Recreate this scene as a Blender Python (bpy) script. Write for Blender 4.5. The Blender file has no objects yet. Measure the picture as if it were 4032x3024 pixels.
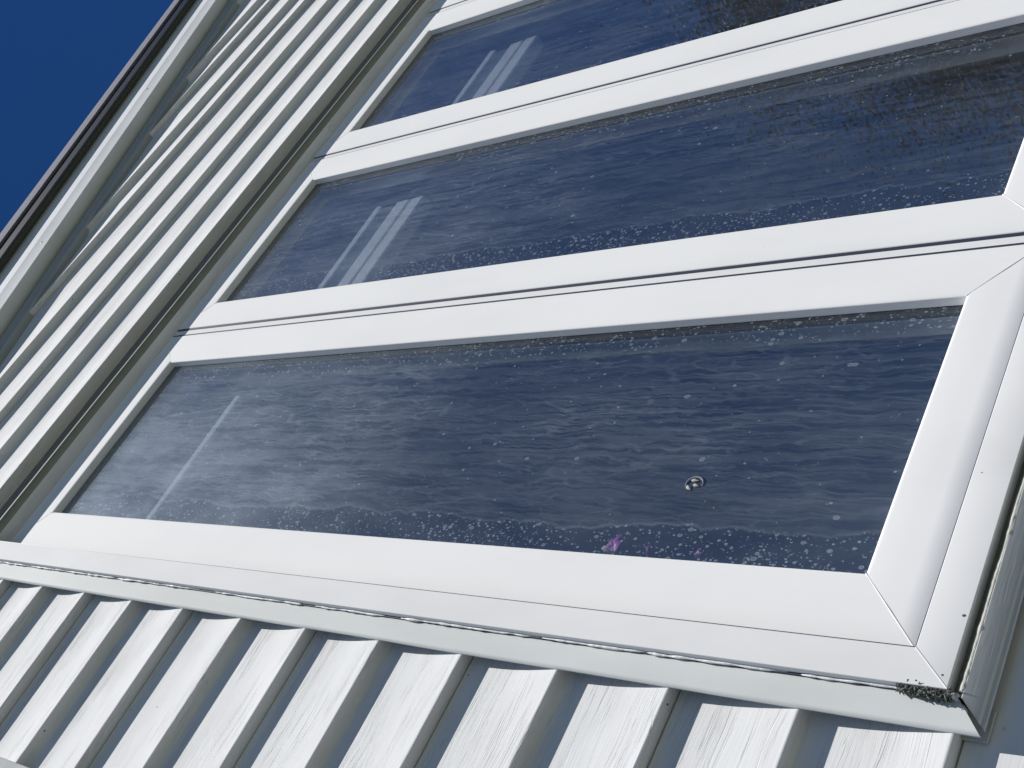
import bpy, math, random
from mathutils import Vector, Matrix, noise
R = math.radians
random.seed(7)
sc = bpy.context.scene
S = 0.73            # metres per unit of the wall survey
H = 1.60            # height of the camera above the ground
col = sc.collection

def W(x, y, z):      # survey coordinates (x along wall, y away from camera, z up) -> world
    return Vector((S*x, S*(y-1.0), S*z + H))

# ------------------------------------------------------------------ camera
cam = bpy.data.cameras.new('camera'); camo = bpy.data.objects.new('camera', cam); col.objects.link(camo)
right = Vector((0.43824756, 0.52701366, -0.72814537))
up = Vector((0.74508649, -0.66611718, -0.0336753))
fwd = Vector((0.50277749, 0.52777316, 0.68459498))
M = Matrix((right, up, -fwd)).transposed().to_4x4()
M.translation = W(0, 0, 0)
camo.matrix_world = M
cam.sensor_width = 36.0; cam.lens = 4947.0/4032*36
cam.clip_start = 0.02; cam.clip_end = 1500
sc.camera = camo

# ------------------------------------------------------------------ light
SK, SM = 0.17, 2.15
sun_dir = Vector((SK, -1.0, SM)).normalized()
elev = math.asin(sun_dir.z)
w = bpy.data.worlds.new('World'); sc.world = w; w.use_nodes = True
nt = w.node_tree; bg = nt.nodes['Background']
sky = nt.nodes.new('ShaderNodeTexSky'); sky.sky_type = 'NISHITA'; sky.sun_disc = False
sky.sun_elevation = elev
sky.sun_rotation = math.atan2(sun_dir.x, sun_dir.y)
sky.altitude = 1500; sky.air_density = 1.0; sky.dust_density = 0.0; sky.ozone_density = 4.0
hs = nt.nodes.new('ShaderNodeHueSaturation'); hs.inputs['Saturation'].default_value = 1.27; hs.inputs['Value'].default_value = 1.5; hs.inputs['Hue'].default_value = 0.510
nt.links.new(sky.outputs[0], hs.inputs['Color']); nt.links.new(hs.outputs[0], bg.inputs[0]); bg.inputs[1].default_value = 0.034
sl = bpy.data.lights.new('sun', 'SUN'); sl.energy = 4.7; sl.angle = R(0.5); sl.color = (1.0, 0.96, 0.91)
so = bpy.data.objects.new('sun', sl); col.objects.link(so)
so.rotation_euler = sun_dir.to_track_quat('Z', 'Y').to_euler(); so.location = (0, -5, 8)
sc.view_settings.view_transform = 'Standard'; sc.view_settings.look = 'None'
sc.view_settings.exposure = 0.27; sc.view_settings.gamma = 1.0
try: sc.view_settings.use_curve_mapping = False
except Exception: pass
sc.render.engine = 'CYCLES'
sc.cycles.transparent_max_bounces = 24; sc.cycles.max_bounces = 10; sc.cycles.glossy_bounces = 6
sc.render.resolution_x = 1024; sc.render.resolution_y = 768

# ------------------------------------------------------------------ materials
class NT:
    def __init__(s, name):
        s.m = bpy.data.materials.new(name); s.m.use_nodes = True; s.t = s.m.node_tree
        s.b = s.t.nodes['Principled BSDF']; s.o = s.t.nodes['Material Output']
    def n(s, typ, **kw):
        nd = s.t.nodes.new(typ)
        for k, v in kw.items():
            if k.startswith('i_'):
                nd.inputs[k[2:].replace('_', ' ')].default_value = v
            else: setattr(nd, k, v)
        return nd
    def l(s, a, b): s.t.links.new(a, b)
    def val(s, v, sock):
        if hasattr(v, 'is_output') or hasattr(v, 'links'): s.l(v, sock)
        else: sock.default_value = v
    def math(s, op, a, b=0.0, c=0.0, clamp=False):
        nd = s.t.nodes.new('ShaderNodeMath'); nd.operation = op; nd.use_clamp = clamp
        s.val(a, nd.inputs[0]); s.val(b, nd.inputs[1])
        if op in ('MULTIPLY_ADD', 'SMOOTH_MIN', 'COMPARE'): s.val(c, nd.inputs[2])
        return nd.outputs[0]
    def pos(s):
        return s.n('ShaderNodeNewGeometry').outputs['Position']
    def mapped(s, scale, loc=(0, 0, 0), rot=(0, 0, 0), src=None):
        mp = s.n('ShaderNodeMapping'); s.l(src if src else s.pos(), mp.inputs[0])
        mp.inputs['Scale'].default_value = scale; mp.inputs['Location'].default_value = loc
        mp.inputs['Rotation'].default_value = rot
        return mp.outputs[0]
    def noise(s, vec, scale=1.0, detail=4, rough=0.5, dist=0.0):
        nd = s.n('ShaderNodeTexNoise'); s.l(vec, nd.inputs['Vector'])
        nd.inputs['Scale'].default_value = scale; nd.inputs['Detail'].default_value = detail
        nd.inputs['Roughness'].default_value = rough; nd.inputs['Distortion'].default_value = dist
        return nd.outputs['Fac']
    def ramp(s, fac, stops, interp='LINEAR'):
        r = s.n('ShaderNodeValToRGB'); s.l(fac, r.inputs[0]); cr = r.color_ramp; cr.interpolation = interp
        while len(cr.elements) < len(stops): cr.elements.new(0.5)
        for e, (p, c) in zip(cr.elements, stops):
            e.position = p
            e.color = (c, c, c, 1) if isinstance(c, (int, float)) else (*c, 1)
        return r.outputs[0]
    def mapr(s, v, a, b, c=0.0, d=1.0, smooth=True):
        m = s.n('ShaderNodeMapRange'); s.l(v, m.inputs['Value'])
        if smooth: m.interpolation_type = 'SMOOTHSTEP'
        for k, x in zip(('From Min', 'From Max', 'To Min', 'To Max'), (a, b, c, d)): m.inputs[k].default_value = x
        return m.outputs[0]
    def mix(s, f, a, b):
        m = s.n('ShaderNodeMix', data_type='RGBA'); s.val(f, m.inputs[0])
        for v, i in ((a, 6), (b, 7)):
            if isinstance(v, tuple): m.inputs[i].default_value = (*v, 1)
            else: s.l(v, m.inputs[i])
        return m.outputs[2]
    def bump(s, h, strength=0.3, dist=0.001):
        b = s.n('ShaderNodeBump'); b.inputs['Strength'].default_value = strength
        b.inputs['Distance'].default_value = dist; s.l(h, b.inputs['Height'])
        s.l(b.outputs[0], s.b.inputs['Normal'])

def plain(name, c, rough=0.5, metal=0.0, var=0.0, scale=40, bump=0.0):
    k = NT(name); k.b.inputs['Roughness'].default_value = rough; k.b.inputs['Metallic'].default_value = metal
    if var:
        n = k.noise(k.mapped((scale,)*3), 1, 5, 0.6)
        k.l(k.mix(n, tuple(v*(1-var) for v in c), tuple(min(1, v*(1+var)) for v in c)), k.b.inputs['Base Color'])
        if bump: k.bump(n, bump, 0.002)
    else: k.b.inputs['Base Color'].default_value = (*c, 1)
    return k.m

def siding_mat(name, base=(0.71, 0.722, 0.725), grain=1.0):
    k = NT(name)
    k.b.inputs['Roughness'].default_value = 0.8; k.b.inputs['Specular IOR Level'].default_value = 0.04
    # waviness of the grain
    wob = k.noise(k.mapped((5, 30, 12)), 1, 2, 0.5)
    comb = k.n('ShaderNodeCombineXYZ')
    k.l(k.math('MULTIPLY', wob, 0.035), comb.inputs[2])
    add = k.n('ShaderNodeVectorMath', operation='ADD'); k.l(k.pos(), add.inputs[0]); k.l(comb.outputs[0], add.inputs[1])
    fine = k.noise(k.mapped((14, 60, 420), src=add.outputs[0]), 1, 5, 0.65, 0.3)
    crack = k.noise(k.mapped((4.5, 40, 300), src=add.outputs[0]), 1, 3, 0.5, 0.7)
    ridge = k.math('ABSOLUTE', k.math('SUBTRACT', crack, 0.5))
    line = k.mapr(ridge, 0.0, 0.03, 0.0, 1.0)
    gate = k.mapr(k.noise(k.mapped((9, 40, 55)), 1, 3), 0.45, 0.6, 0.0, 1.0)
    line2 = k.math('MAXIMUM', line, k.math('SUBTRACT', 1.0, gate))
    h = k.math('ADD', k.math('MULTIPLY', fine, 0.55), k.math('MULTIPLY', line2, 0.9))
    blot = k.noise(k.mapped((9, 9, 22)), 1, 5, 0.6)
    soil = k.mapr(blot, 0.35, 0.75, 0.0, 1.0)
    c = k.mix(soil, base, (base[0]*0.90, base[1]*0.895, base[2]*0.89))
    dark = k.math('MULTIPLY', k.math('SUBTRACT', 1.0, line2), 0.24*grain)
    c = k.mix(dark, c, (0.30, 0.32, 0.34))
    # little specks of dirt
    vo = k.n('ShaderNodeTexVoronoi'); k.l(k.mapped((28, 28, 28)), vo.inputs['Vector']); vo.inputs['Scale'].default_value = 1
    sp = k.math('LESS_THAN', vo.outputs['Distance'], 0.035)
    rnd = k.n('ShaderNodeSeparateColor'); k.l(vo.outputs['Color'], rnd.inputs[0])
    sp = k.math('MULTIPLY', sp, k.math('GREATER_THAN', rnd.outputs[0], 0.72))
    c = k.mix(k.math('MULTIPLY', sp, 0.6), c, (0.12, 0.11, 0.10))
    k.l(c, k.b.inputs['Base Color'])
    k.bump(h, 0.42*grain, 0.0011)
    return k.m

def vinyl_mat(name, base=(0.80, 0.81, 0.82), rough=0.32, dirt=0.06):
    k = NT(name); k.b.inputs['Roughness'].default_value = rough; k.b.inputs['Specular IOR Level'].default_value = 0.05
    n = k.noise(k.mapped((7, 7, 3)), 1, 5, 0.6); m = k.mapr(n, 0.4, 0.7)
    c = k.mix(k.math('MULTIPLY', m, 1.0), base, tuple(b*(1-dirt) for b in base))
    vo = k.n('ShaderNodeTexVoronoi'); k.l(k.mapped((22, 22, 22)), vo.inputs['Vector']); vo.inputs['Scale'].default_value = 1
    sp = k.math('LESS_THAN', vo.outputs['Distance'], 0.022)
    rnd = k.n('ShaderNodeSeparateColor'); k.l(vo.outputs['Color'], rnd.inputs[0])
    sp = k.math('MULTIPLY', sp, k.math('GREATER_THAN', rnd.outputs[0], 0.6))
    c = k.mix(k.math('MULTIPLY', sp, 0.55), c, (0.2, 0.18, 0.16))
    k.l(c, k.b.inputs['Base Color'])
    k.bump(k.noise(k.mapped((18, 18, 6)), 1, 2), 0.05, 0.004)
    return k.m

M_SIDE = siding_mat('vinyl_siding_woodgrain')
M_J = siding_mat('vinyl_trim_woodgrain', base=(0.50, 0.525, 0.52), grain=0.3)
M_CHAN = plain('shaded_channel', (0.34, 0.37, 0.38), 0.6, 0, 0.1, 12)  # grey lowered to put the shade under the roof edge into the colour
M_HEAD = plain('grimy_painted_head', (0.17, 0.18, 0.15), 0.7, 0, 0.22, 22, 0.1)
M_JS = vinyl_mat('smooth_trim', base=(0.66, 0.685, 0.675), rough=0.6, dirt=0.1)
M_SASH = vinyl_mat('white_window_vinyl', base=(0.86, 0.865, 0.86), rough=0.7, dirt=0.04)
M_CASE = vinyl_mat('white_casing_vinyl', base=(0.80, 0.805, 0.805), rough=0.7, dirt=0.07)
M_RAKE = vinyl_mat('white_painted_aluminium', base=(0.82, 0.835, 0.845), rough=0.4, dirt=0.08)
M_SOFF = vinyl_mat('soffit_aluminium', base=(0.62, 0.66, 0.64), rough=0.45, dirt=0.08)
M_DRIP = plain('black_drip_edge_metal', (0.003, 0.003, 0.006), 0.4, 0, 0.2)
M_SHEA = plain('shade_dark_wood', (0.10, 0.11, 0.095), 0.8, 0, 0.15, 30)  # wood tone darkened for the deep shade beneath the roof edge
M_SHIN = plain('asphalt_shingle', (0.20, 0.20, 0.25), 0.9, 0, 0.35, 300, 0.8)
M_GASK = plain('dark_gasket_rubber', (0.035, 0.035, 0.06), 0.5, 0, 0.15)
M_GROOVE = plain('grimy_shaded_groove', (0.17, 0.17, 0.14), 0.8, 0, 0.4, 90, 0.4)  # olive tone carries the groove's shade as well as its grime
M_SPAC = plain('spacer_aluminium', (0.10, 0.11, 0.12), 0.35, 0.6, 0.1)
M_CAULK = plain('weathered_caulk', (0.62, 0.60, 0.52), 0.7, 0, 0.25, 160, 0.6)
M_CAULKW = plain('white_caulk', (0.80, 0.80, 0.80), 0.6, 0, 0.12, 200, 0.6)
M_DIRT = plain('dark_debris', (0.15, 0.16, 0.14), 0.95, 0, 0.9, 400, 0.9)
M_SPECK = plain('dark_speck', (0.10, 0.095, 0.10), 0.9, 0, 0.4, 500)
M_INT = plain('interior_paint', (0.20, 0.20, 0.21), 0.8, 0, 0.05, 5)
M_INTF = plain('interior_floor', (0.10, 0.07, 0.05), 0.6, 0, 0.2, 8)
M_BLIND = plain('white_blind', (0.70, 0.71, 0.73), 0.6, 0, 0.05, 60)
M_BLINDG = plain('grey_pleats', (0.36, 0.40, 0.42), 0.8, 0, 0.1, 120)

# grass and ground
k = NT('lawn'); n1 = k.noise(k.mapped((3, 3, 3)), 1, 8, 0.65)
k.l(k.ramp(n1, [(0.3, (0.05, 0.062, 0.04)), (0.7, (0.085, 0.10, 0.07))]), k.b.inputs['Base Color'])
k.b.inputs['Roughness'].default_value = 0.95; k.bump(n1, 0.8, 0.03); M_GROUND = k.m
k = NT('concrete'); n1 = k.noise(k.mapped((6, 6, 6)), 1, 8, 0.6)
k.l(k.ramp(n1, [(0.3, (0.08, 0.086, 0.084)), (0.7, (0.12, 0.126, 0.122))]), k.b.inputs['Base Color'])
k.b.inputs['Roughness'].default_value = 0.9; M_CONC = k.m
M_BARK = plain('bark', (0.09, 0.075, 0.06), 0.95, 0, 0.4, 12, 0.8)
def leafmat(nm, c):
    k = NT(nm); k.b.inputs['Roughness'].default_value = 0.75
    oi = k.noise(k.mapped((0.9,)*3), 1, 4, 0.6)
    k.l(k.mix(oi, tuple(v*0.6 for v in c), tuple(v*1.5 for v in c)), k.b.inputs['Base Color'])
    return k.m
M_LEAF = leafmat('leaves_dark', (0.020, 0.026, 0.022))
M_LEAF2 = leafmat('leaves_brown', (0.022, 0.022, 0.022))

def glass_material(name, dirty, seed=0.0, amount=1.0, haze=1.0, zspec=None, bandw=0.04):
    k = NT(name); k.t.nodes.remove(k.b)
    g = k.n('ShaderNodeNewGeometry')
    dt = k.n('ShaderNodeVectorMath', operation='DOT_PRODUCT'); k.l(g.outputs['Normal'], dt.inputs[0]); k.l(g.outputs['Incoming'], dt.inputs[1])
    c = k.math('ABSOLUTE', dt.outputs['Value'])
    f5 = k.math('POWER', k.math('SUBTRACT', 1.0, c, clamp=True), 5.0)
    F = k.math('MULTIPLY_ADD', f5, 0.95, 0.068)
    tr = k.n('ShaderNodeBsdfTransparent'); tr.inputs[0].default_value = (0.95, 0.962, 0.97, 1)
    gl = k.n('ShaderNodeBsdfGlossy'); gl.inputs['Roughness'].default_value = 0.0; gl.inputs['Color'].default_value = (1, 1, 1, 1)
    mx = k.n('ShaderNodeMixShader'); k.l(F, mx.inputs[0]); k.l(tr.outputs[0], mx.inputs[1]); k.l(gl.outputs[0], mx.inputs[2])
    out = mx.outputs[0]
    if dirty:
        P = g.outputs['Position']
        sep = k.n('ShaderNodeSeparateXYZ'); k.l(P, sep.inputs[0])
        X, Z = sep.outputs[0], sep.outputs[2]
        wob = k.noise(k.mapped((12, 1, 14), (seed, 0, seed)), 1, 4, 0.6)
        wob2 = k.noise(k.mapped((120, 1, 75), (seed, 0, seed)), 1, 4, 0.65)
        cb = k.n('ShaderNodeCombineXYZ'); k.l(k.math('ADD', k.math('MULTIPLY', wob, 0.020), k.math('MULTIPLY', wob2, 0.0065)), cb.inputs[0])
        k.l(k.math('MULTIPLY', wob2, 0.03), cb.inputs[2])
        ad = k.n('ShaderNodeVectorMath', operation='ADD'); k.l(P, ad.inputs[0]); k.l(cb.outputs[0], ad.inputs[1])
        s1 = k.noise(k.mapped((150, 1, 7), (seed*3, 0, seed), src=ad.outputs[0]), 1, 7, 0.62, 0.5)
        s2 = k.noise(k.mapped((95, 1, 5.0), (seed, 0, seed*2), src=ad.outputs[0]), 1, 12, 0.72, 1.1)
        r1 = k.mapr(k.math('ABSOLUTE', k.math('SUBTRACT', s2, 0.503)), 0.0, 0.016, 1.0, 0.0)      # drying rims
        r2 = k.mapr(k.math('ABSOLUTE', k.math('SUBTRACT', s1, 0.53)), 0.0, 0.035, 1.0, 0.0)
        lace = None
        for (fx, fz, wd_, am, ga) in ((62, 5.0, 0.040, 0.050, 0.50), (120, 13.0, 0.06, 0.046, 0.47), (230, 38.0, 0.09, 0.034, 0.52)):
            ve = k.n('ShaderNodeTexVoronoi', feature='DISTANCE_TO_EDGE'); k.l(k.mapped((fx, 0.001, fz), (seed*7, 0, seed), src=ad.outputs[0]), ve.inputs['Vector']); ve.inputs['Scale'].default_value = 1
            ln_ = k.mapr(ve.outputs['Distance'], wd_*0.3, wd_, 1.0, 0.0)
            gt = k.mapr(k.noise(k.mapped((fx*0.28, 1, fz*0.6), (seed, 0, fx)), 1, 4, 0.6), ga-0.04, ga+0.07, 0.0, 1.0)
            ln_ = k.math('MULTIPLY', k.math('MULTIPLY', ln_, gt), am)
            lace = ln_ if lace is None else k.math('MAXIMUM', lace, ln_)
        film = k.mapr(s2, 0.485, 0.525, 0.0, 1.0)
        film1 = k.mapr(s1, 0.47, 0.56, 0.0, 1.0)
        patch = k.mapr(k.noise(k.mapped((6, 1, 2.2), (seed*5, 0, 3)), 1, 3, 0.5), 0.34, 0.62, 0.45, 1.0)
        x0, x1, z0, z1 = zspec
        bn = k.math('MULTIPLY', k.math('SUBTRACT', k.noise(k.mapped((2, 1, 8), (seed, 0, 2)), 1, 7, 0.65), 0.5), 0.055)
        Xn = k.math('ADD', X, bn)
        inner = k.mapr(Xn, x0 + bandw, x0 + bandw + 0.0035, 0.0, 1.0)
        inner = k.math('MAXIMUM', inner, k.mapr(Z, z1-0.16, z1-0.05, 0.0, 0.6))
        rim = k.mapr(k.math('ABSOLUTE', k.math('SUBTRACT', Xn, x0 + bandw + 0.003)), 0.0, 0.003, 1.0, 0.0)
        inner = k.math('MULTIPLY', inner, k.mapr(Xn, x1 - 0.034, x1 - 0.026, 1.0, 0.25))
        streak = k.math('ADD', k.math('MULTIPLY', r1, 0.040), k.math('ADD', k.math('MULTIPLY', r2, 0.012), k.math('ADD', k.math('MULTIPLY', film, 0.034), k.math('ADD', lace, k.math('MULTIPLY', film1, 0.008)))))
        streak = k.math('MULTIPLY', k.math('MULTIPLY', streak, patch), inner)
        streak = k.math('MULTIPLY', streak, k.mapr(Z, z0 + 0.02, z0 + (z1-z0)*0.6, 0.55, 1.0))
        streak = k.math('ADD', streak, k.math('MULTIPLY', rim, 0.03))
        e3 = k.mapr(Z, z1 - 0.03, z1 - 0.005, 0.0, 0.9)
        edge = k.math('MAXIMUM', k.math('SUBTRACT', 1.0, inner), e3)
        nn = k.noise(k.mapped((16, 1, 5), (seed, 0, 7)), 1, 3)
        edge = k.math('MULTIPLY', edge, k.mapr(nn, 0.36, 0.60, 0.12, 1.0))
        edge = k.math('MAXIMUM', edge, 0.009)
        dots = None
        for sc_, rr, wgt in ((150, 0.42, 0.22), (290, 0.44, 0.32), (470, 0.44, 0.28)):
            vo = k.n('ShaderNodeTexVoronoi'); k.l(k.mapped((sc_, 0.001, sc_*0.75), (seed*11, 0, 0)), vo.inputs['Vector']); vo.inputs['Scale'].default_value = 1
            rc = k.n('ShaderNodeSeparateColor'); k.l(vo.outputs['Color'], rc.inputs[0])
            rad = k.math('MULTIPLY', k.math('POWER', rc.outputs[0], 1.6), rr)
            d = k.math('SUBTRACT', rad, vo.outputs['Distance'])
            inside = k.mapr(d, 0.0, 0.06, 0.0, 1.0)
            ringy = k.mapr(d, 0.06, 0.16, 1.0, 0.55)
            on = k.math('GREATER_THAN', edge, rc.outputs[1])
            dd = k.math('MULTIPLY', k.math('MULTIPLY', inside, on), k.math('MULTIPLY', ringy, wgt))
            dots = dd if dots is None else k.math('MAXIMUM', dots, dd)
        # general film, thicker toward the sheltered top of the pane
        hz = k.math('ADD', k.math('MULTIPLY', k.mapr(Z, z0 + (z1-z0)*0.35, z1 - (z1-z0)*0.12, 0.0, 1.0), 0.10*haze), 0.040)
        hz = k.math('MULTIPLY', hz, k.mapr(X, x0, x0 + (x1-x0)*1.15, 1.0, 0.35))
        hz = k.math('MULTIPLY', hz, k.mapr(Z, z1 - 0.06, z1 + 0.005, 1.0, 0.35))
        hn = k.noise(k.mapped((14, 1, 6), (seed, 0, 1)), 1, 6, 0.6)
        hz = k.math('MULTIPLY', hz, k.mapr(hn, 0.3, 0.7, 0.65, 1.25))
        tot = k.math('ADD', k.math('MULTIPLY', k.math('ADD', streak, hz), amount), dots)
        tot = k.math('MINIMUM', tot, 0.6)
        df = k.n('ShaderNodeBsdfDiffuse'); df.inputs[0].default_value = (0.62, 0.72, 0.82, 1)
        m2 = k.n('ShaderNodeMixShader'); k.l(tot, m2.inputs[0]); k.l(out, m2.inputs[1]); k.l(df.outputs[0], m2.inputs[2])
        out = m2.outputs[0]
    k.l(out, k.o.inputs[0])
    return k.m
M_GLASS = glass_material('clear_glass', False)

# ------------------------------------------------------------------ object helpers
WPOS = {}
def link(o, parent, wloc):
    col.objects.link(o)
    WPOS[o.name] = Vector(wloc)
    if parent is not None:
        o.parent = parent; o.location = Vector(wloc) - WPOS[parent.name]
    else: o.location = wloc
    return o
def empty(name, wloc, label=None, cat=None, group=None, parent=None):
    o = bpy.data.objects.new(name, None); o.empty_display_size = 0.2
    link(o, parent, wloc); tag(o, label, cat, group); return o
def tag(o, label=None, cat=None, group=None, kind=None):
    if label: o['label'] = label
    if cat: o['category'] = cat
    if group: o['group'] = group
    if kind: o['kind'] = kind
    return o
class MB:
    def __init__(s): s.v = []; s.f = []; s.mi = []
    def add(s, vs, fs, mi=0):
        b = len(s.v); s.v += [Vector(v) for v in vs]
        for f in fs: s.f.append([b+i for i in f]); s.mi.append(mi)
    def box(s, x0, x1, y0, y1, z0, z1, mi=0):     # survey units
        vs = [W(x, y, z) for x in (x0, x1) for y in (y0, y1) for z in (z0, z1)]
        s.add(vs, [(0,1,3,2),(4,6,7,5),(0,4,5,1),(2,3,7,6),(0,2,6,4),(1,5,7,3)], mi)
    def strip(s, rings, closed=False, mi=0, flip=False):   # rings of points, bridged
        n = len(rings[0]); vs = [p for r in rings for p in r]; fs = []
        for i in range(len(rings)-1):
            for j in range(n if closed else n-1):
                a = i*n+j; b = i*n+(j+1) % n; q = (a, b, b+n, a+n)
                fs.append(q[::-1] if flip else q)
        s.add(vs, fs, mi)
    def tube(s, pts, rad, n=6, mi=0, cap=True):
        rings = []
        for i, p in enumerate(pts):
            p = Vector(p); a = Vector(pts[max(0, i-1)]); b = Vector(pts[min(len(pts)-1, i+1)])
            t = (b-a).normalized(); u = t.cross(Vector((0.31, 0.17, 0.93))); 
            if u.length < 1e-4: u = t.cross(Vector((1, 0, 0)))
            u.normalize(); v = t.cross(u)
            r = rad[i] if isinstance(rad, (list, tuple)) else rad
            rings.append([p + (u*math.cos(k*2*math.pi/n) + v*math.sin(k*2*math.pi/n))*r for k in range(n)])
        s.strip(rings, True, mi)
        if cap:
            b = len(s.v)-n; s.f.append([b+k for k in range(n)]); s.mi.append(mi)
            b0 = len(s.v)-n*len(rings); s.f.append([b0+k for k in range(n)][::-1]); s.mi.append(mi)
    def build(s, name, mats, parent=None, smooth=False, auto=None):
        lo = Vector((min(v.x for v in s.v), min(v.y for v in s.v), min(v.z for v in s.v)))
        hi = Vector((max(v.x for v in s.v), max(v.y for v in s.v), max(v.z for v in s.v)))
        c = Vector(((lo.x+hi.x)/2, (lo.y+hi.y)/2, lo.z))
        me = bpy.data.meshes.new(name); me.from_pydata([v-c for v in s.v], [], s.f)
        for m in (mats if isinstance(mats, (list, tuple)) else [mats]): me.materials.append(m)
        for p, i in zip(me.polygons, s.mi): p.material_index = i
        me.update(); 
        if smooth or auto:
            for p in me.polygons: p.use_smooth = True
            if auto:
                try: me.set_sharp_from_angle(angle=R(auto))
                except Exception: pass
        o = bpy.data.objects.new(name, me); link(o, parent, c); return o

def rnd(pts, r, n=4):
    """round the inner corners of a 2D polyline"""
    out = [pts[0]]
    for i in range(1, len(pts)-1):
        a, b, c = Vector(pts[i-1]), Vector(pts[i]), Vector(pts[i+1])
        rr = r[i] if isinstance(r, dict) and i in r else (0 if isinstance(r, dict) else r)
        if rr <= 0: out.append(tuple(b)); continue
        d1 = (a-b); d2 = (c-b); rr = min(rr, d1.length*0.49, d2.length*0.49)
        p, q = b + d1.normalized()*rr, b + d2.normalized()*rr
        for k in range(n+1):
            t = k/n; out.append(tuple(p*(1-t)**2 + b*2*t*(1-t) + q*t*t))
    out.append(pts[-1]); return out
def xrun(mb, prof, x0, x1, nx=1, wav=0.0, mi=0):    # prof (y,z), extruded along x
    rings = []
    for i in range(nx+1):
        x = x0 + (x1-x0)*i/nx
        ring = []
        for (y, z) in prof:
            dy = wav*(noise.noise(Vector((x*2.6, z*9, 0)))) if wav else 0
            dz = wav*0.35*(noise.noise(Vector((x*7.0, round(z, 3)*13, 5)))) if wav else 0
            ring.append(W(x, y+dy, z+dz))
        rings.append(ring)
    mb.strip(rings, False, mi)
def zrun(mb, prof, z0, z1, nz=1, wav=0.0, mi=0, cut0=None, cut1=None):    # prof (x,y) extruded along z
    rings = []
    for i in range(nz+1):
        ring = []
        for (x, y) in prof:
            a = z0 if cut0 is None else cut0(x); b = z1 if cut1 is None else cut1(x)
            z = a + (b-a)*i/nz
            dx = wav*noise.noise(Vector((z*5, x*3, 2))) if wav else 0
            ring.append(W(x+dx, y, z))
        rings.append(ring)
    mb.strip(rings, False, mi, flip=True)

def frame_mesh(mb, x0, x1, z0, z1, prof, gap=0.0006, back=None, mi=0):
    """mitred rectangular frame; prof = [(inset t, depth y)...]"""
    def P(side, t, s):   # s=0 start corner, 1 end corner (with mitre gap)
        g = gap
        if side == 0: return (x0+t+g if s == 0 else x1-t-g, z0+t)
        if side == 1: return (x1-t, z0+t+g if s == 0 else z1-t-g)
        if side == 2: return (x1-t-g if s == 0 else x0+t+g, z1-t)
        return (x0+t, z1-t-g if s == 0 else z0+t+g)
    for side in range(4):
        r0 = [W(P(side, t, 0)[0], y, P(side, t, 0)[1]) for t, y in prof]
        r1 = [W(P(side, t, 1)[0], y, P(side, t, 1)[1]) for t, y in prof]
        mb.strip([r0, r1], False, mi)
        if back is not None and gap > 0:      # floor of the mitre groove, a hair behind the face
            q0 = [W(P(side, t, 0)[0], y+back, P(side, t, 0)[1]) for t, y in prof]
    if back is not None:
        for side in range(4):
            def Q(t, s):
                if side == 0: return (x0+t if s == 0 else x1-t, z0+t)
                if side == 1: return (x1-t, z0+t if s == 0 else z1-t)
                if side == 2: return (x1-t if s == 0 else x0+t, z1-t)
                return (x0+t, z1-t if s == 0 else z0+t)
            pr = [(t, y+back) for t, y in prof]
            mb.strip([[W(Q(t, 0)[0], y, Q(t, 0)[1]) for t, y in pr], [W(Q(t, 1)[0], y, Q(t, 1)[1]) for t, y in pr]], False, mi)

# ------------------------------------------------------------------ ground
mb = MB(); g = 400
mb.add([(-g,-g,0),(g,-g,0),(g,g,0),(-g,g,0)], [(0,1,2,3)])
tag(mb.build('ground', M_GROUND), kind='structure')
mb = MB(); mb.add([(-6,-3.2,0.04),(9,-3.2,0.04),(9,0.0,0.04),(-6,0.0,0.04),(-6,-3.2,-0.05),(9,-3.2,-0.05),(9,0,-0.05),(-6,0,-0.05)],
    [(0,1,2,3),(4,5,1,0),(5,6,2,1),(7,4,0,3)])
tag(mb.build('path', M_CONC), kind='structure')

# ------------------------------------------------------------------ the house
XL, XR = -4.0, 18.0; XRIDGE = 7.0; SL = 0.365
house = empty('house', W(0, 1.4, -H/S), 'white vinyl sided house with dirty casement windows under a sloping roof edge', 'house')
def rake(a, x):       # height of a line parallel to the roof edge
    return a + SL*(x if x <= XRIDGE else 2*XRIDGE - x)

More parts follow.
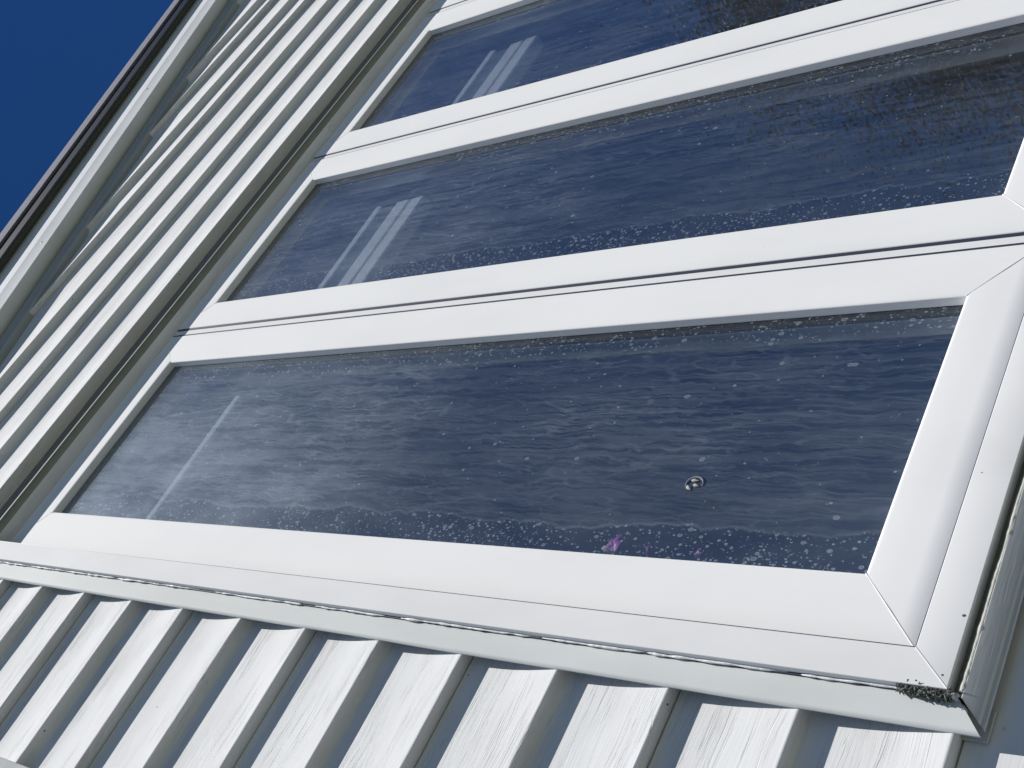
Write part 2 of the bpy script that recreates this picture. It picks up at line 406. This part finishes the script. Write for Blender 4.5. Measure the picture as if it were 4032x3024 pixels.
# lap siding
TZ = {n: 0.4865 + 0.1556*n for n in range(-17, 14)}
TZ.update({12: 2.354, 13: 2.512, 14: 2.670, 15: 2.827, 16: 2.995, 17: 3.165, 18: 3.352, 19: 3.486, 20: 3.662, 21: 3.784})
z = 3.784
for n in range(22, 36): z += (0.19 if n % 2 == 0 else 0.13); TZ[n] = z
WX0, WX1 = 0.5055, 3.075          # window opening in the siding
def course_profile(n, deep=1.0):
    z0, z1 = TZ[n], TZ[n+1]; h = z1-z0
    prof = []
    if n == 13:      # deep recess under the cut panel over the windows
        return [(1.03, z0-0.01), (1.0, z0), (1.020, z0+0.006), (1.0300, z0+h*0.3), (1.0310, z0+h*0.8), (1.0320, z1-0.002), (1.0360, z1+0.006)]
    if n == 14: prof += [(1.0360, z0+0.006), (1.0350, z0+0.0010), (1.0215, z0+0.0002)]
    # underside from the course behind, out to the nose, then the concave face
    if n % 2 == 0 and n != 14:    # locked joint between two panels: a real slot
        prof += [(1.0215, z0+0.006), (1.0215, z0+0.0008), (1.0150, z0-0.0002), (1.003, z0-0.0005)]
    elif n == 14: prof += [(1.015, z0-0.0002), (1.003, z0-0.0004)]
    else:             # moulded bend
        prof += [(1.0186, z0-0.010), (1.0183, z0-0.0060), (1.0167, z0-0.0028), (1.0135, z0-0.0008), (1.009, z0+0.0001), (1.003, z0-0.0003)]
    prof += [(1.0008, z0+0.0002), (1.0, z0+0.0018), (1.0004, z0+0.0035)]
    for t, d in ((0.08, 0.0022), (0.20, 0.0058), (0.33, 0.0096), (0.48, 0.0133), (0.62, 0.0158), (0.80, 0.0177)):
        prof.append((1.0 + d*deep, z0+h*t))
    if (n+1) % 2 == 0: prof += [(1.0180, z1-0.002), (1.0215, z1-0.0012), (1.0215, z1+0.006)]
    else: prof += [(1.0186, z1-0.010)]
    return prof
side = MB()
for n in range(-17, 34):
    pr = course_profile(n)
    z0, z1 = TZ[n], TZ[n+1]
    spans = []
    lim = 2.93
    xs = max(XL, (z0-3.0)/SL) ; xe = min(XR, 2*XRIDGE - (z0-3.0)/SL)
    if xs >= xe: continue
    if z0 > 0.47 and z1 < 2.52: spans = [(xs, 0.5300), (WX1-0.02, xe)]
    else: spans = [(xs, xe)]
    for a, b in spans:
        near = a < 0.51
        nx = max(2, int((min(b, 4.0)-a)*14))
        xrun(side, pr, a, b if b < 4 else 4.0, nx, 0.0012)
        if b > 4.0: xrun(side, pr, 4.0, b, 6)
side.build('siding', M_SIDE, house, auto=40)
# weep holes along the lips
import itertools
for (ax, n) in ((0.262, 9), (1.62, 18), (1.35, 17), (1.09, 16), (2.20, 16), (2.3, 14), (0.485, 2), (1.38, 14), (2.62, 18)):
    z = TZ[n]-0.0007; x = ax; m = MB()
    m.tube([W(x, 1.008, z+0.0015), W(x, 1.008, z-0.0004)], 0.0009, 10)
    m.build('weep_hole', M_GASK, house)

# house walls behind the siding, with the window opening left free
wall = MB()
zb = -H/S
def wallbox(x0, x1, za, zt): wall.box(x0, x1, 1.03, 1.17, za, zt)
wallbox(XL, WX0+0.02, zb, 2.6 if False else min(rake(2.80, XL), 9)); 
wallbox(WX0+0.02, WX1-0.02, zb, 0.50)
# gable polygons above
def prism(x0, x1, za0, za1, zt0, zt1):
    vs = [W(x0,1.03,za0),W(x1,1.03,za1),W(x1,1.03,zt1),W(x0,1.03,zt0),W(x0,1.17,za0),W(x1,1.17,za1),W(x1,1.17,zt1),W(x0,1.17,zt0)]
    wall.add(vs, [(0,1,2,3),(4,7,6,5),(0,4,5,1),(3,2,6,7),(0,3,7,4),(1,5,6,2)])
zL = min(rake(2.80, XL), 9)
prism(XL, WX0+0.02, zL, zL, rake(2.85, XL)+0.001, rake(2.85, WX0+0.02))
prism(WX0+0.02, WX1-0.02, 2.545, 2.545, rake(2.85, WX0+0.02), rake(2.85, WX1-0.02))
prism(WX1-0.02, XRIDGE, zb, zb, rake(2.85, WX1-0.02), rake(2.85, XRIDGE))
prism(XRIDGE, XR, zb, zb, rake(2.85, XRIDGE), rake(2.85, XR))
wall.build('wall_core', M_INT, house)
# the room behind the windows
room = MB()
rx0, rx1, ry0, ry1, rz0, rz1 = -0.9, 5.2, 1.171, 5.5, -1.9, 2.95
vs = [W(x, y, z) for x in (rx0, rx1) for y in (ry0, ry1) for z in (rz0, rz1)]
room.add(vs, [(0,1,3,2),(4,6,7,5),(2,3,7,6),(1,5,7,3)]); room.add(vs, [(0,2,6,4)], 1)
# inner face of the window wall with the opening
for (a, b, c, d) in ((rx0, WX0+0.03, rz0, rz1), (WX1-0.03, rx1, rz0, rz1), (WX0+0.03, WX1-0.03, rz0, 0.52), (WX0+0.03, WX1-0.03, 2.50, rz1)):
    room.box(a, b, 1.171, 1.19, c, d)
room.build('room_interior', [M_INT, M_INTF], house)
# rest of the house body
body = MB()
for (x0, x1, y0, y1) in ((XL, XL+0.1, 1.17, 11.0), (XR-0.1, XR, 1.17, 11.0), (XL, XR, 10.9, 11.0)):
    body.box(x0, x1, y0, y1, zb, rake(2.80, XL))
body.build('side_walls', M_SIDE, house)

# ---- J channels around the window
jy = 0.996
CD = lambda x: 0.4653 + (x-0.502)*(0.4926-0.4653)/(0.5346-0.502)     # diagonal cut of the upright piece
m = MB()
prof = rnd([(0.5345, 1.03), (0.5345, jy+0.0015), (0.533, jy), (0.5030, jy+0.0003), (0.4998, jy+0.0040), (0.5030, jy+0.0065), (0.5060, jy+0.0065)], {1: .001, 2: .001, 3: .0045, 4: .003, 5: .002}, 6)
zrun(m, prof, 0.4653, 2.72, 60, 0.0009, cut0=lambda x: CD(min(x, 0.5345)) - 0.001, cut1=lambda x: 2.72)
m.build('side_channel', M_JS, house, auto=50)
m = MB()
prof = rnd([(1.03, 0.4860), (0.9905, 0.4860), (0.9895, 0.4850), (jy+0.0003, 0.4675), (jy+0.004, 0.4665), (jy+0.0045, 0.4630), (jy+0.0065, 0.4618), (jy+0.009, 0.4640), (jy+0.009, 0.470)], {1: .0006, 2: .001, 3: .001, 4: .001, 5: .001, 6: .001}, 4)
rings = []
for i in range(61):
    t = i/60; ring = []
    for (y, z) in prof:
        xs = 0.5385 + (z-0.4926)*((0.5346-0.5035)/(0.4926-0.462)) + (0.0 if z > 0.48 else 0.0)
        x = xs + (3.10-xs)*t**1.6
        ring.append(W(x, y, z + 0.0006*noise.noise(Vector((x*6, 1, 2)))))
    rings.append(ring)
m.strip(rings)
m.build('sill_channel', M_J, house, auto=50)
# dark throat of the open mitre
m = MB(); m.box(0.5035, 0.5345, 1.012, 1.016, 0.4625, 0.492); m.build('channel_throat', M_J, house)

# ---- casing (outer frame), sashes
YC, YS = 0.985, 1.025; HZ = 2.516
cs = MB()
def zr(m, x0, x1, y0, y1, z0, z1, r=0.0012, cut0=None, cut1=None):
    zrun(m, rnd([(x0, y1), (x0, y0), (x1, y0), (x1, y1)], r, 3), z0, z1, 8, 0, 0, cut0, cut1)
cx0, cx1 = 0.5350, 0.5742; cz0, cz1 = 0.4975, 0.5390
FX1 = 3.045
g0 = 0.0004
diag = lambda x: cz0 + (x-cx0)*(cz1-cz0)/(cx1-cx0)
# near upright, mitred at its foot
zrun(cs, rnd([(cx0, 1.03), (cx0, YC), (cx1, YC), (cx1, YS+0.01)], 0.0012, 4)[::1], 0, 0, 30, 0, 0, cut0=lambda x: diag(x)+g0, cut1=lambda x: 2.74)
# sill rail of the casing
rings = []
prof = rnd([(1.03, cz0), (YC, cz0), (YC, cz1), (YS+0.01, cz1)], 0.0012, 4)
for i in range(31):
    t = i/30
    rings.append([W((cx0+(z-cz0)*(cx1-cx0)/(cz1-cz0)+g0)*(1-t) + FX1*t, y, z) for y, z in prof])
cs.strip(rings, flip=False)
cs.tube([W(cx0+0.0005, YC+0.0003, cz0+0.0005), W(cx1, YC+0.0003, cz1)], 0.0006, 8)
# floor of the mitre groove
cs.add([W(cx0, YC+0.0012, cz0), W(cx0+0.006, YC+0.0012, cz0), W(cx1+.001, YC+0.0012, cz1), W(cx1+.001, YC+0.0012, cz1+0.004), W(cx1-0.004, YC+0.0012, cz1), W(cx0, YC+0.0012, cz0+0.005)], [(0,1,2,3,4,5)])
# far upright
cs.box(FX1-0.03, FX1+0.01, YC, 1.03, cz0, 2.516)
cs.build('window_casing', M_CASE, house, auto=40)
m = MB(); m.box(cx1, cx1+0.0012, YC+0.001, 1.02, cz1, HZ+0.001); m.box(cx1, FX1-0.03, YC+0.001, 1.02, cz1, cz1+0.0010); m.build('frame_groove', M_GASK, house)
m = MB(); m.box(0.5331, 0.5349, 0.9935, 1.0, cz0-0.001, 2.7); m.box(0.536, 3.0, 0.9985, 1.01, 0.484, 0.4985, 1); m.build('open_joint', [M_GASK, M_GROOVE], house)
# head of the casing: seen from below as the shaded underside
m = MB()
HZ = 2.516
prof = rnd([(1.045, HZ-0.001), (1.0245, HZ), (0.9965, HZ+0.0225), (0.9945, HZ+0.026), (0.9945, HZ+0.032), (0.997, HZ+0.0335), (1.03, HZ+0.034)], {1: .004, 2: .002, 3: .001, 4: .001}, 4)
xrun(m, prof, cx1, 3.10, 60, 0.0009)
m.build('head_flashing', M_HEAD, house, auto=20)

q = YS
# frame behind the sashes: head strip, mullions
fr = MB()
fr.box(0.575, FX1-0.03, YS+0.006, 1.06, 2.452*q, HZ+0.0035)
fr.box(0.575, FX1-0.03, YS+0.012, 1.06, cz1+0.001, 0.552*q)
sashes = [(0.5800, 1.1440, 0.0, 'a'), (1.1672, 1.7330, 0, 'b'), (1.7506, 2.3240, 0, 'c'), (2.3470, 2.9300, 0, 'd')]
PITCH = 0
for a, b in ((1.1481, 1.1610), (1.7348, 1.7454), (2.3262, 2.3425)):
    fr.box(a*q, b*q, YS+0.0015, 1.06, cz1+0.001, 2.452*q+0.0005)
for a, b in ((1.1432, 1.1483), (1.1606, 1.1674), (1.7320, 1.7352), (1.7450, 1.7510), (2.3235, 2.3265), (2.3420, 2.3475)):
    fr.box(a*q, b*q, YS+0.0014, 1.062, cz1+0.0015, 2.450*q, 1)
fr.build('window_frame', [M_CASE, M_GASK], house)

GL = [(0.6625, 1.0635), (1.2430, 1.6510), (1.8295, 2.2370), (2.4280, 2.8450)]
ZG0, ZG1 = 0.6245*q, 2.3677*q
ZS0, ZS1 = 0.5465*q, 2.4538*q
YG = YS + 0.0143
GRP = 'casement windows side by side in one frame'
labels = ['near casement window with heavy streaks and splash spots', 'second casement window from the near end with a white blind behind it',
          'third casement window reflecting a dark tree', 'fourth casement window at the far end of the row']
for i, ((a, b, _, _), (ga, gb)) in enumerate(zip(sashes, GL)):
    X0, X1, G0, G1 = a*q, b*q, ga*q, gb*q
    m = MB()
    # the four sides have different widths, so run the profile as proportional insets
    wl, wr, wb, wt = G0-X0, X1-G1, ZG0-ZS0, ZS1-ZG1
    prof = rnd([(0.0, YS+0.03), (0.0, YS+0.0005), (0.55, YS-0.0006), (0.93, YS), (1.0, YS+0.0022), (1.0, YG+0.001)], {1: .0012, 2: .05, 3: .02, 4: .0004}, 4)
    prof = [(0.0, YS+0.03), (0.0, YS+0.0012), (0.008, YS+0.0004), (0.02, YS+0.0001), (0.30, YS-0.0001), (0.60, YS-0.00015), (0.93, YS), (0.965, YS+0.0004), (0.99, YS+0.0012), (1.0, YS+0.0024), (1.0, YG+0.0012)]
    gp = 0.0
    def corner(s, t):   # s: 0 bl, 1 br, 2 tr, 3 tl
        return ((X0+wl*t, ZS0+wb*t), (X1-wr*t, ZS0+wb*t), (X1-wr*t, ZS1-wt*t), (X0+wl*t, ZS1-wt*t))[s]
    for s in range(4):
        e = (s+1) % 4
        dx, dz = ((1, 0), (0, 1), (-1, 0), (0, -1))[s]
        r0 = [W(corner(s, t)[0]+dx*gp, y, corner(s, t)[1]+dz*gp) for t, y in prof]
        r1 = [W(corner(e, t)[0]-dx*gp, y, corner(e, t)[1]-dz*gp) for t, y in prof]
        m.strip([r0, r1])
        c0, c1 = corner(s, 0), corner(s, 1)      # groove floor along the mitre
        ddx, ddz = ((1, 1), (-1, 1), (-1, -1), (1, -1))[s]
        nrm = Vector((-(c1[1]-c0[1]), c1[0]-c0[0])).normalized()*0.0018
        m.tube([W(c0[0], YS+0.0004, c0[1]), W((c0[0]+c1[0])/2, YS-0.0001, (c0[1]+c1[1])/2), W(c1[0], YS+0.0006, c1[1])], 0.0006, 8)
    win = m.build('window', M_SASH, house, auto=35)
    tag(win, labels[i], group=None)
    # gasket line, spacer and inner side of the sash
    m = MB()
    def loop(mm, y0, y1, ins, mi=0):
        c = [(G0+ins, ZG0+ins), (G1-ins, ZG0+ins), (G1-ins, ZG1-ins), (G0+ins, ZG1-ins)]
        mm.strip([[W(x, y0, z) for x, z in c], [W(x, y1, z) for x, z in c]], True, mi)
    loop(m, YG+0.0012, YG+0.0035, 0.0); m.build('gasket', M_GASK, win)
    m = MB(); loop(m, YG+0.0035, YG+0.0195, 0.001); m.build('spacer', M_SPAC, win)
    m = MB(); loop(m, YG+0.0195, YG+0.0500, 0.0006)
    c = [(G0, ZG0), (G1, ZG0), (G1, ZG1), (G0, ZG1)]
    co = [(X0, ZS0), (X1, ZS0), (X1, ZS1), (X0, ZS1)]
    m.strip([[W(x, YG+0.0500, z) for x, z in c], [W(x, YG+0.0500, z) for x, z in co]], True)
    m.build('inner_stop', M_CASE, win)
    # two panes of the insulated unit
    x0, x1 = G0*S, G1*S; z0w, z1w = ZG0*S+H, ZG1*S+H
    dm = glass_material('dirty_glass', True, seed=1.7+3.1*i, amount=(1.6, 1.15, 0.7, 0.6)[i], haze=(1.75, 0.6, 0.4, 0.4)[i], bandw=(0.038, 0.046, 0.022, 0.03)[i], zspec=(x0, x1, z0w, z1w))
    m = MB(); m.box(G0-.0005, G1+.0005, YG+0.0012, YG+0.0045, ZG0-.0005, ZG1+.0005)
    for j, f in enumerate(m.f):
        if j == 2 or j == 4 or True:
            ys = [m.v[v].y for v in f]
            if max(ys)-min(ys) < 1e-6 and abs(ys[0]-W(0, YG+0.0012, 0).y) < 1e-6: m.mi[j] = 1
    m.build('glass_pane', [M_GLASS, dm], win)
    m = MB(); m.box(G0, G1, YG+0.0195, YG+0.0228, ZG0, ZG1); m.build('glass_pane', M_GLASS, win)

# ---- caulk along the casing
m = MB(); random.seed(3)
zc = 0.505
while zc < 2.72:
    ln = random.uniform(0.08, 0.35); pts = []; rad = []
    n = max(4, int(ln/0.006)); ph = random.uniform(0, 50)
    for i in range(n+1):
        z = zc+ln*i/n
        pts.append(W(0.5338+0.0014*noise.noise(Vector((z*40, ph, 0))), 0.9935+0.0012*noise.noise(Vector((z*33, ph, 4))), z))
        e = min(1, i/1.5, (n-i)/1.5)
        rad.append(S*(0.0015+0.0013*noise.noise(Vector((z*85, ph, 9))))*max(0.25, e))
    m.tube(pts, rad, 6)
    zc += ln + random.choice([0.004, 0.008, 0.015, 0.03])
m.build('caulk_bead', M_CAULKW, house, smooth=True)
m = MB(); pts = []; rad = []
for i in range(480):
    x = 0.5375 + i*0.002
    pts.append(W(x, 0.9928+0.0004*noise.noise(Vector((x*30, 2, 1))), 0.4868+0.0009*noise.noise(Vector((x*22, 0, 0)))))
    rad.append(S*(0.0036+0.0008*noise.noise(Vector((x*21, 3, 9)))+0.0006*noise.noise(Vector((x*110, 3, 2)))))
m.tube(pts, rad, 7)
cr = m.build('caulk_bead', M_CAULK, house, smooth=True); cr['label'] = 'cream cracked caulk bead along the sill'
m = MB()
for i in range(9):
    pts = [W(0.532+random.uniform(-.003, .004), 0.993+random.uniform(-.003, 0.002), 0.493+random.uniform(-.004, .003)) for _ in range(3)]
    m.tube(pts, [0.0007, 0.0016, 0.0006], 6)
m.build('caulk_bead', M_CAULKW, house, smooth=True)

# ---- trim of the next opening, low left of the picture
m = MB(); zrun(m, rnd([(0.06, 1.03), (0.06, 0.996), (0.2010, 0.9955), (0.2030, 1.004), (0.2030, 1.03)], 0.004, 4), -0.5, 2.4, 4)
m.build('trim_board', M_J, house, auto=50)

# ---- roof edge
def rk(m, prof, x0=-4.6, mi=0):      # prof (y, a), run along the slope, ridge and down again
    for (a, b) in ((x0, XRIDGE), (XRIDGE, 2*XRIDGE-x0)):
        n = 40 if a < XRIDGE-0.01 and a == x0 else 10
        rings = []
        for i in range(n+1):
            x = a+(b-a)*i/n
            wv = 0.0022*noise.noise(Vector((x*1.3, 7, 7)))
            rings.append([W(x, y, rake(h, x)+wv*(1 if y < 1 else 0)) for y, h in prof])
        m.strip(rings, False, mi)
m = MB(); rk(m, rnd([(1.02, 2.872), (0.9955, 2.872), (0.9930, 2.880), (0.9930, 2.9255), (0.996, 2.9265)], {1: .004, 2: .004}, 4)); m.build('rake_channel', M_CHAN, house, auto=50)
m = MB(); rk(m, [(0.9985, 2.92), (0.9985, 2.94)]); m.build('rake_joint', M_GASK, house)
m = MB(); rk(m, [(1.02, 2.9365), (0.9915, 2.9360), (0.9520, 2.9350)]); m.build('soffit', M_SOFF, house, auto=50)
m = MB(); rk(m, rnd([(0.9520, 2.9350), (0.9500, 2.9335), (0.9495, 3.0050), (0.9489, 3.0065), (0.9530, 3.1340), (0.9550, 3.1360)], {1: .001, 3: .002}, 3)); m.build('rake_board', M_RAKE, house, auto=25)
m = MB(); rk(m, [(0.9560, 3.1350), (0.9360, 3.1335), (0.9350, 3.1365), (0.9225, 3.1350)]); m.build('roof_sheathing_edge', M_SHEA, house)
m = MB(); rk(m, [(0.9225, 3.1160), (0.9215, 3.1150), (0.9210, 3.1950)]); m.build('drip_edge', M_DRIP, house, auto=50)
m = MB(); rk(m, [(0.94, 3.1780), (0.9125, 3.1780), (0.9120, 3.2060), (0.9140, 3.2065), (0.9143, 3.2380), (1.0, 3.2440), (11.6, 3.2440), (11.6, 3.18), (0.94, 3.18)])
m.build('roof', M_SHIN, house)

# ------------------------------------------------------------------ blinds behind the panes
YB = 1.116
def blind(i, x0, x1, label, full=True):
    t = empty('window_blind', W((x0+x1)/2, YB, 2.0), label, 'blind', 'blinds hanging behind the casement windows')
    if full:
        m = MB(); m.box(x0, x1, YB-0.004, YB+0.02, 2.218, 2.236); m.build('top_rail', M_BLIND, t)
        m = MB(); pr = []
        for j in range(15):
            pr.append((YB+(0.0 if j % 2 else 0.006), 2.218-j*0.0036))
        xrun(m, pr, x0+.002, x1-.002, 1); pr2 = [(YB+0.02, 2.218), (YB+0.02, 2.1665)]; xrun(m, pr2, x0+.002, x1-.002, 1)
        m.build('pleated_fabric', M_BLINDG, t)
        m = MB(); xrun(m, rnd([(YB+0.025, 2.1665), (YB-0.004, 2.1665), (YB-0.006, 2.123), (YB+0.006, 2.121), (YB+0.006, 2.116), (YB-0.006, 2.113), (YB-0.008, 2.072), (YB+0.025, 2.068)], {1: .004, 2: .003, 5: .003, 6: .006}, 3), x0-.003, x1+.003, 1)
        for xx in (x0-.003, x1+.003): m.box(xx-0.0006, xx+0.0006, YB-0.004, YB+0.024, 2.070, 2.165)
        m.build('bottom_rail', M_BLIND, t)
    else:
        m = MB(); xrun(m, rnd([(YB+0.02, 2.252), (YB-0.005, 2.252), (YB-0.005, 2.224), (YB+0.02, 2.224)], 0.008, 4), x0, x1, 1); 
        m.box(x0, x0+.001, YB, YB+.02, 2.226, 2.25); m.box(x1-.001, x1, YB, YB+.02, 2.226, 2.25)
        m.build('top_rail', M_BLIND, t)
    for xx in (x0+0.06, x1-0.06):
        m = MB(); m.tube([W(xx, YB+0.01, 2.23), W(xx, YB+0.01, 2.50)], 0.0006, 5); m.build('cord', M_BLINDG, t)
blind(0, 0.70, 1.060, 'single pale blind rail behind the nearest and most streaked window', False)
blind(1, 1.29, 1.652, 'white blind gathered up behind the second window')
blind(2, 1.89, 2.250, 'white blind gathered up behind the third window, far from camera')

# ------------------------------------------------------------------ small things
# magenta flower tips standing on the inside sill
M_PINK = plain('magenta_petal', (0.50, 0.10, 0.50), 0.5, 0, 0.3, 300)
M_RING = plain('grey_rubber', (0.22, 0.25, 0.28), 0.9)
M_CREAM = plain('cream_petal', (0.42, 0.41, 0.37), 0.9, 0, 0.1, 300)
M_STEM = plain('stem', (0.06, 0.10, 0.04), 0.6)
def petal(m, base, tip, wdt, mi=0, bend=0.004):
    base, tip = Vector(base), Vector(tip); d = tip-base
    sidev = d.cross(Vector((0, 1, 0))).normalized(); out = Vector((0, -1, 0)); n = 7; rings = []
    for i in range(n+1):
        t = i/n; ww = wdt*math.sin(math.pi*min(1, t*0.92+0.06))**0.8*(1-t*0.35)
        c = base+d*t+out*bend*math.sin(t*3)
        rings.append([c-sidev*ww, c-out*ww*0.25, c+sidev*ww, c+out*ww*0.15])
    m.strip(rings, True, mi)
def flower(x, z, h, wdt, label, white=False):
    y = 1.080
    t = empty('flower', W(x, y, ZG0), label, 'flower', 'magenta flowers on the inside of the sill')
    return t, y
YF = 1.070
zin = ZG0+0.001
def place(px, pz): return px*YF, pz*YF
# the flowers poke up just inside the near edge of the first pane
def pflower(ax, az, pts, label, white=None):
    x, z = place(ax, az); t = empty('flower', W(x, YF, z), label, 'flower', 'small flowers pressed against the inside of the near window')
    m = MB()
    for (dx, dz, wd) in pts: petal(m, W(x, YF, z), W(x+dx, YF, z+dz), wd*S)
    m.build('petals', M_PINK, t)
    m = MB(); m.tube([W(x-0.0005, YF, z), W(x-0.05, YF+0.004, z-0.012)], 0.0012, 6); m.build('stem', M_STEM, t)
    if white:
        m = MB()
        for (dx, dz, wd) in white: petal(m, W(x, YF+0.001, z), W(x+dx, YF+0.001, z+dz), wd*S)
        m.build('inner_petal', M_CREAM, t)
pflower(0.664, 0.955, [(0.030, 0.002, 0.0042), (0.022, 0.012, 0.0048), (0.021, -0.008, 0.0050), (0.012, 0.016, 0.004)], 'largest magenta flower inside the near window, white petal beside it', [(0.006, 0.024, 0.005)])
pflower(0.664, 0.905, [(0.016, 0.0, 0.0013)], 'thin magenta flower tip between two others inside the near window')
pflower(0.664, 0.832, [(0.017, 0.0015, 0.0022), (0.008, 0.004, 0.002)], 'short magenta flower tip nearest the sill inside the near window')

# pale suction ring with three cream petals stuck to the first pane
hx, hz, hy = 0.772*YG, 0.886*YG, YG+0.0004
t = empty('suction_hook', W(hx, hy, hz), 'small dark suction ring with three cream petals stuck on the near window glass', 'hook')
m = MB(); pts = []
for i in range(15):
    a = R(-35)+i*R(230)/14; pts.append(W(hx+0.0105*math.sin(a), hy-0.0003, hz+0.0125*math.cos(a)-0.001))
m.tube(pts, [0.0004+0.0008*math.sin(math.pi*i/14) for i in range(15)], 6); m.build('ring', M_RING, t, smooth=True)
for (dx, dz, ex, ez, wd) in ((0.006, 0.006, 0.0045, -0.006, 0.0034), (-0.001, 0.000, -0.004, -0.0095, 0.0032), (-0.003, 0.009, -0.010, 0.001, 0.0036)):
    m = MB(); petal(m, W(hx+dx, hy-0.0004, hz+dz), W(hx+ex, hy-0.0004, hz+ez), wd*S, 0, 0.0001); m.build('petal', M_CREAM, t, smooth=True)

# single specks of dirt and a chip of pale caulk on the frame and boards
random.seed(21)
for (x, y, z, rr, mt) in ((0.6133, 0.9848, 0.5026, 0.0019, 0), (0.5485, 0.9848, 0.5059, 0.0012, 0), (0.5367, 0.9848, 0.5245, 0.0011, 0), (0.5393, 0.9848, 0.5285, 0.0010, 0),
        (0.7837, 0.9848, 0.5293, 0.0007, 0), (0.4182, 1.0105, 1.1455, 0.0020, 0), (0.3442, 1.010, 1.6505, 0.0012, 0), (0.5219, 1.0165, 0.4529, 0.0016, 1), (2.3945, 0.9490, 3.8621, 0.006, 2), (1.5714, 0.9495, 3.5458, 0.006, 2)):
    m = MB(); n = 9; rings = []
    for t in (1.0, 0.6, 0.05):
        rings.append([W(x+rr*t*math.cos(k_*2*math.pi/n)*random.uniform(.6, 1.2), y-rr*0.35*(1-t), z+rr*t*1.1*math.sin(k_*2*math.pi/n)*random.uniform(.6, 1.2)) for k_ in range(n)])
    m.strip(rings, True); m.build('dirt_speck', (M_SPECK, M_CAULK, M_SOFF)[mt], house)

# debris packed in the corner of the sill channel
random.seed(11)
m = MB()
for i in range(170):
    t = random.random(); x = 0.5395 - 0.006 + 0.0*t; 
    zc = 0.4945 + t*0.050; xc = 0.5325 + random.uniform(-0.006, 0.0035)*(1.1-0.6*t); yc = 0.990+random.uniform(-.004, .003)
    a = Vector((random.uniform(-1, 1), random.uniform(-.6, .6), random.uniform(-1, 1))).normalized()
    L = random.uniform(0.002, 0.006)
    p = [W(xc, yc, zc) + a*L*S*(s-0.5)*2 + Vector((random.uniform(-1, 1), random.uniform(-1, 1), random.uniform(-1, 1)))*0.0005 for s in (0, .33, .66, 1)]
    m.tube(p, [0.0003, random.uniform(.0005, .0010), random.uniform(.0004, .0009), 0.0002], 5)
o = m.build('debris', M_DIRT); tag(o, 'dark crumbly debris packed into the lower corner of the window casing', 'debris', kind='stuff')

# ------------------------------------------------------------------ trees across the yard (seen in the glass)
def tree(cx, cy, h, rad, zc, seed, label, mat, nleaf):
    random.seed(seed)
    t = empty('tree', Vector((cx, cy, 0)), label, 'tree', 'trees across the yard')
    m = MB(); pts = []; rr = []
    for i in range(9):
        f = i/8; pts.append(Vector((cx+0.25*math.sin(f*4+seed), cy+0.2*math.cos(f*3), h*0.86*f))); rr.append(0.22*(1-f)**0.8+0.03)
    m.tube(pts, rr, 8)
    cl = []
    for i in range(40):
        f = random.uniform(0.22, 0.95); p = pts[min(8, int(f*8))]
        a = random.uniform(0, 2*math.pi); rl = rad*(1-abs(f-0.5)*0.9)*random.uniform(0.5, 1.0)
        q2 = p + Vector((math.cos(a)*rl, math.sin(a)*rl, rl*random.uniform(0.05, 0.6)))
        mid = (p+q2)/2 + Vector((0, 0, random.uniform(-.2, .4)))
        m.tube([p, mid, q2], [0.07, 0.035, 0.012], 5); cl += [q2, mid, (q2+mid)/2]
    m.build('trunk', M_BARK, t)
    m = MB()
    for i in range(nleaf):
        c = random.choice(cl); s = random.uniform(0.3, 1.0)*0.8
        p = c + Vector((random.gauss(0, s), random.gauss(0, s), random.gauss(0, s*0.8)))
        u = Vector((random.gauss(0, 1), random.gauss(0, 1), random.gauss(0, 1))).normalized(); v = u.orthogonal().normalized()
        a = random.uniform(0.016, 0.036)
        m.add([p-u*a, p-v*a*0.5, p+u*a, p+v*a*0.5+Vector((0, 0, 0.02))], [(0, 1, 2, 3)])
    m.build('crown', mat, t)
T = 9.0
def refl(dx, dz, t): return (S*dx*t, -S*(t-1.0), S*dz*t+H)
px = refl(2.22, 0, T); tree(px[0], px[1], 13.8, 3.7, 7, 5, 'tall loose dark tree mirrored in the third window', M_LEAF2, 140000)
px = refl(1.58, 0, 13.0); tree(px[0], px[1], 11.0, 3.3, 6, 9, 'dark bushy tree mirrored low in the second window', M_LEAF, 120000)
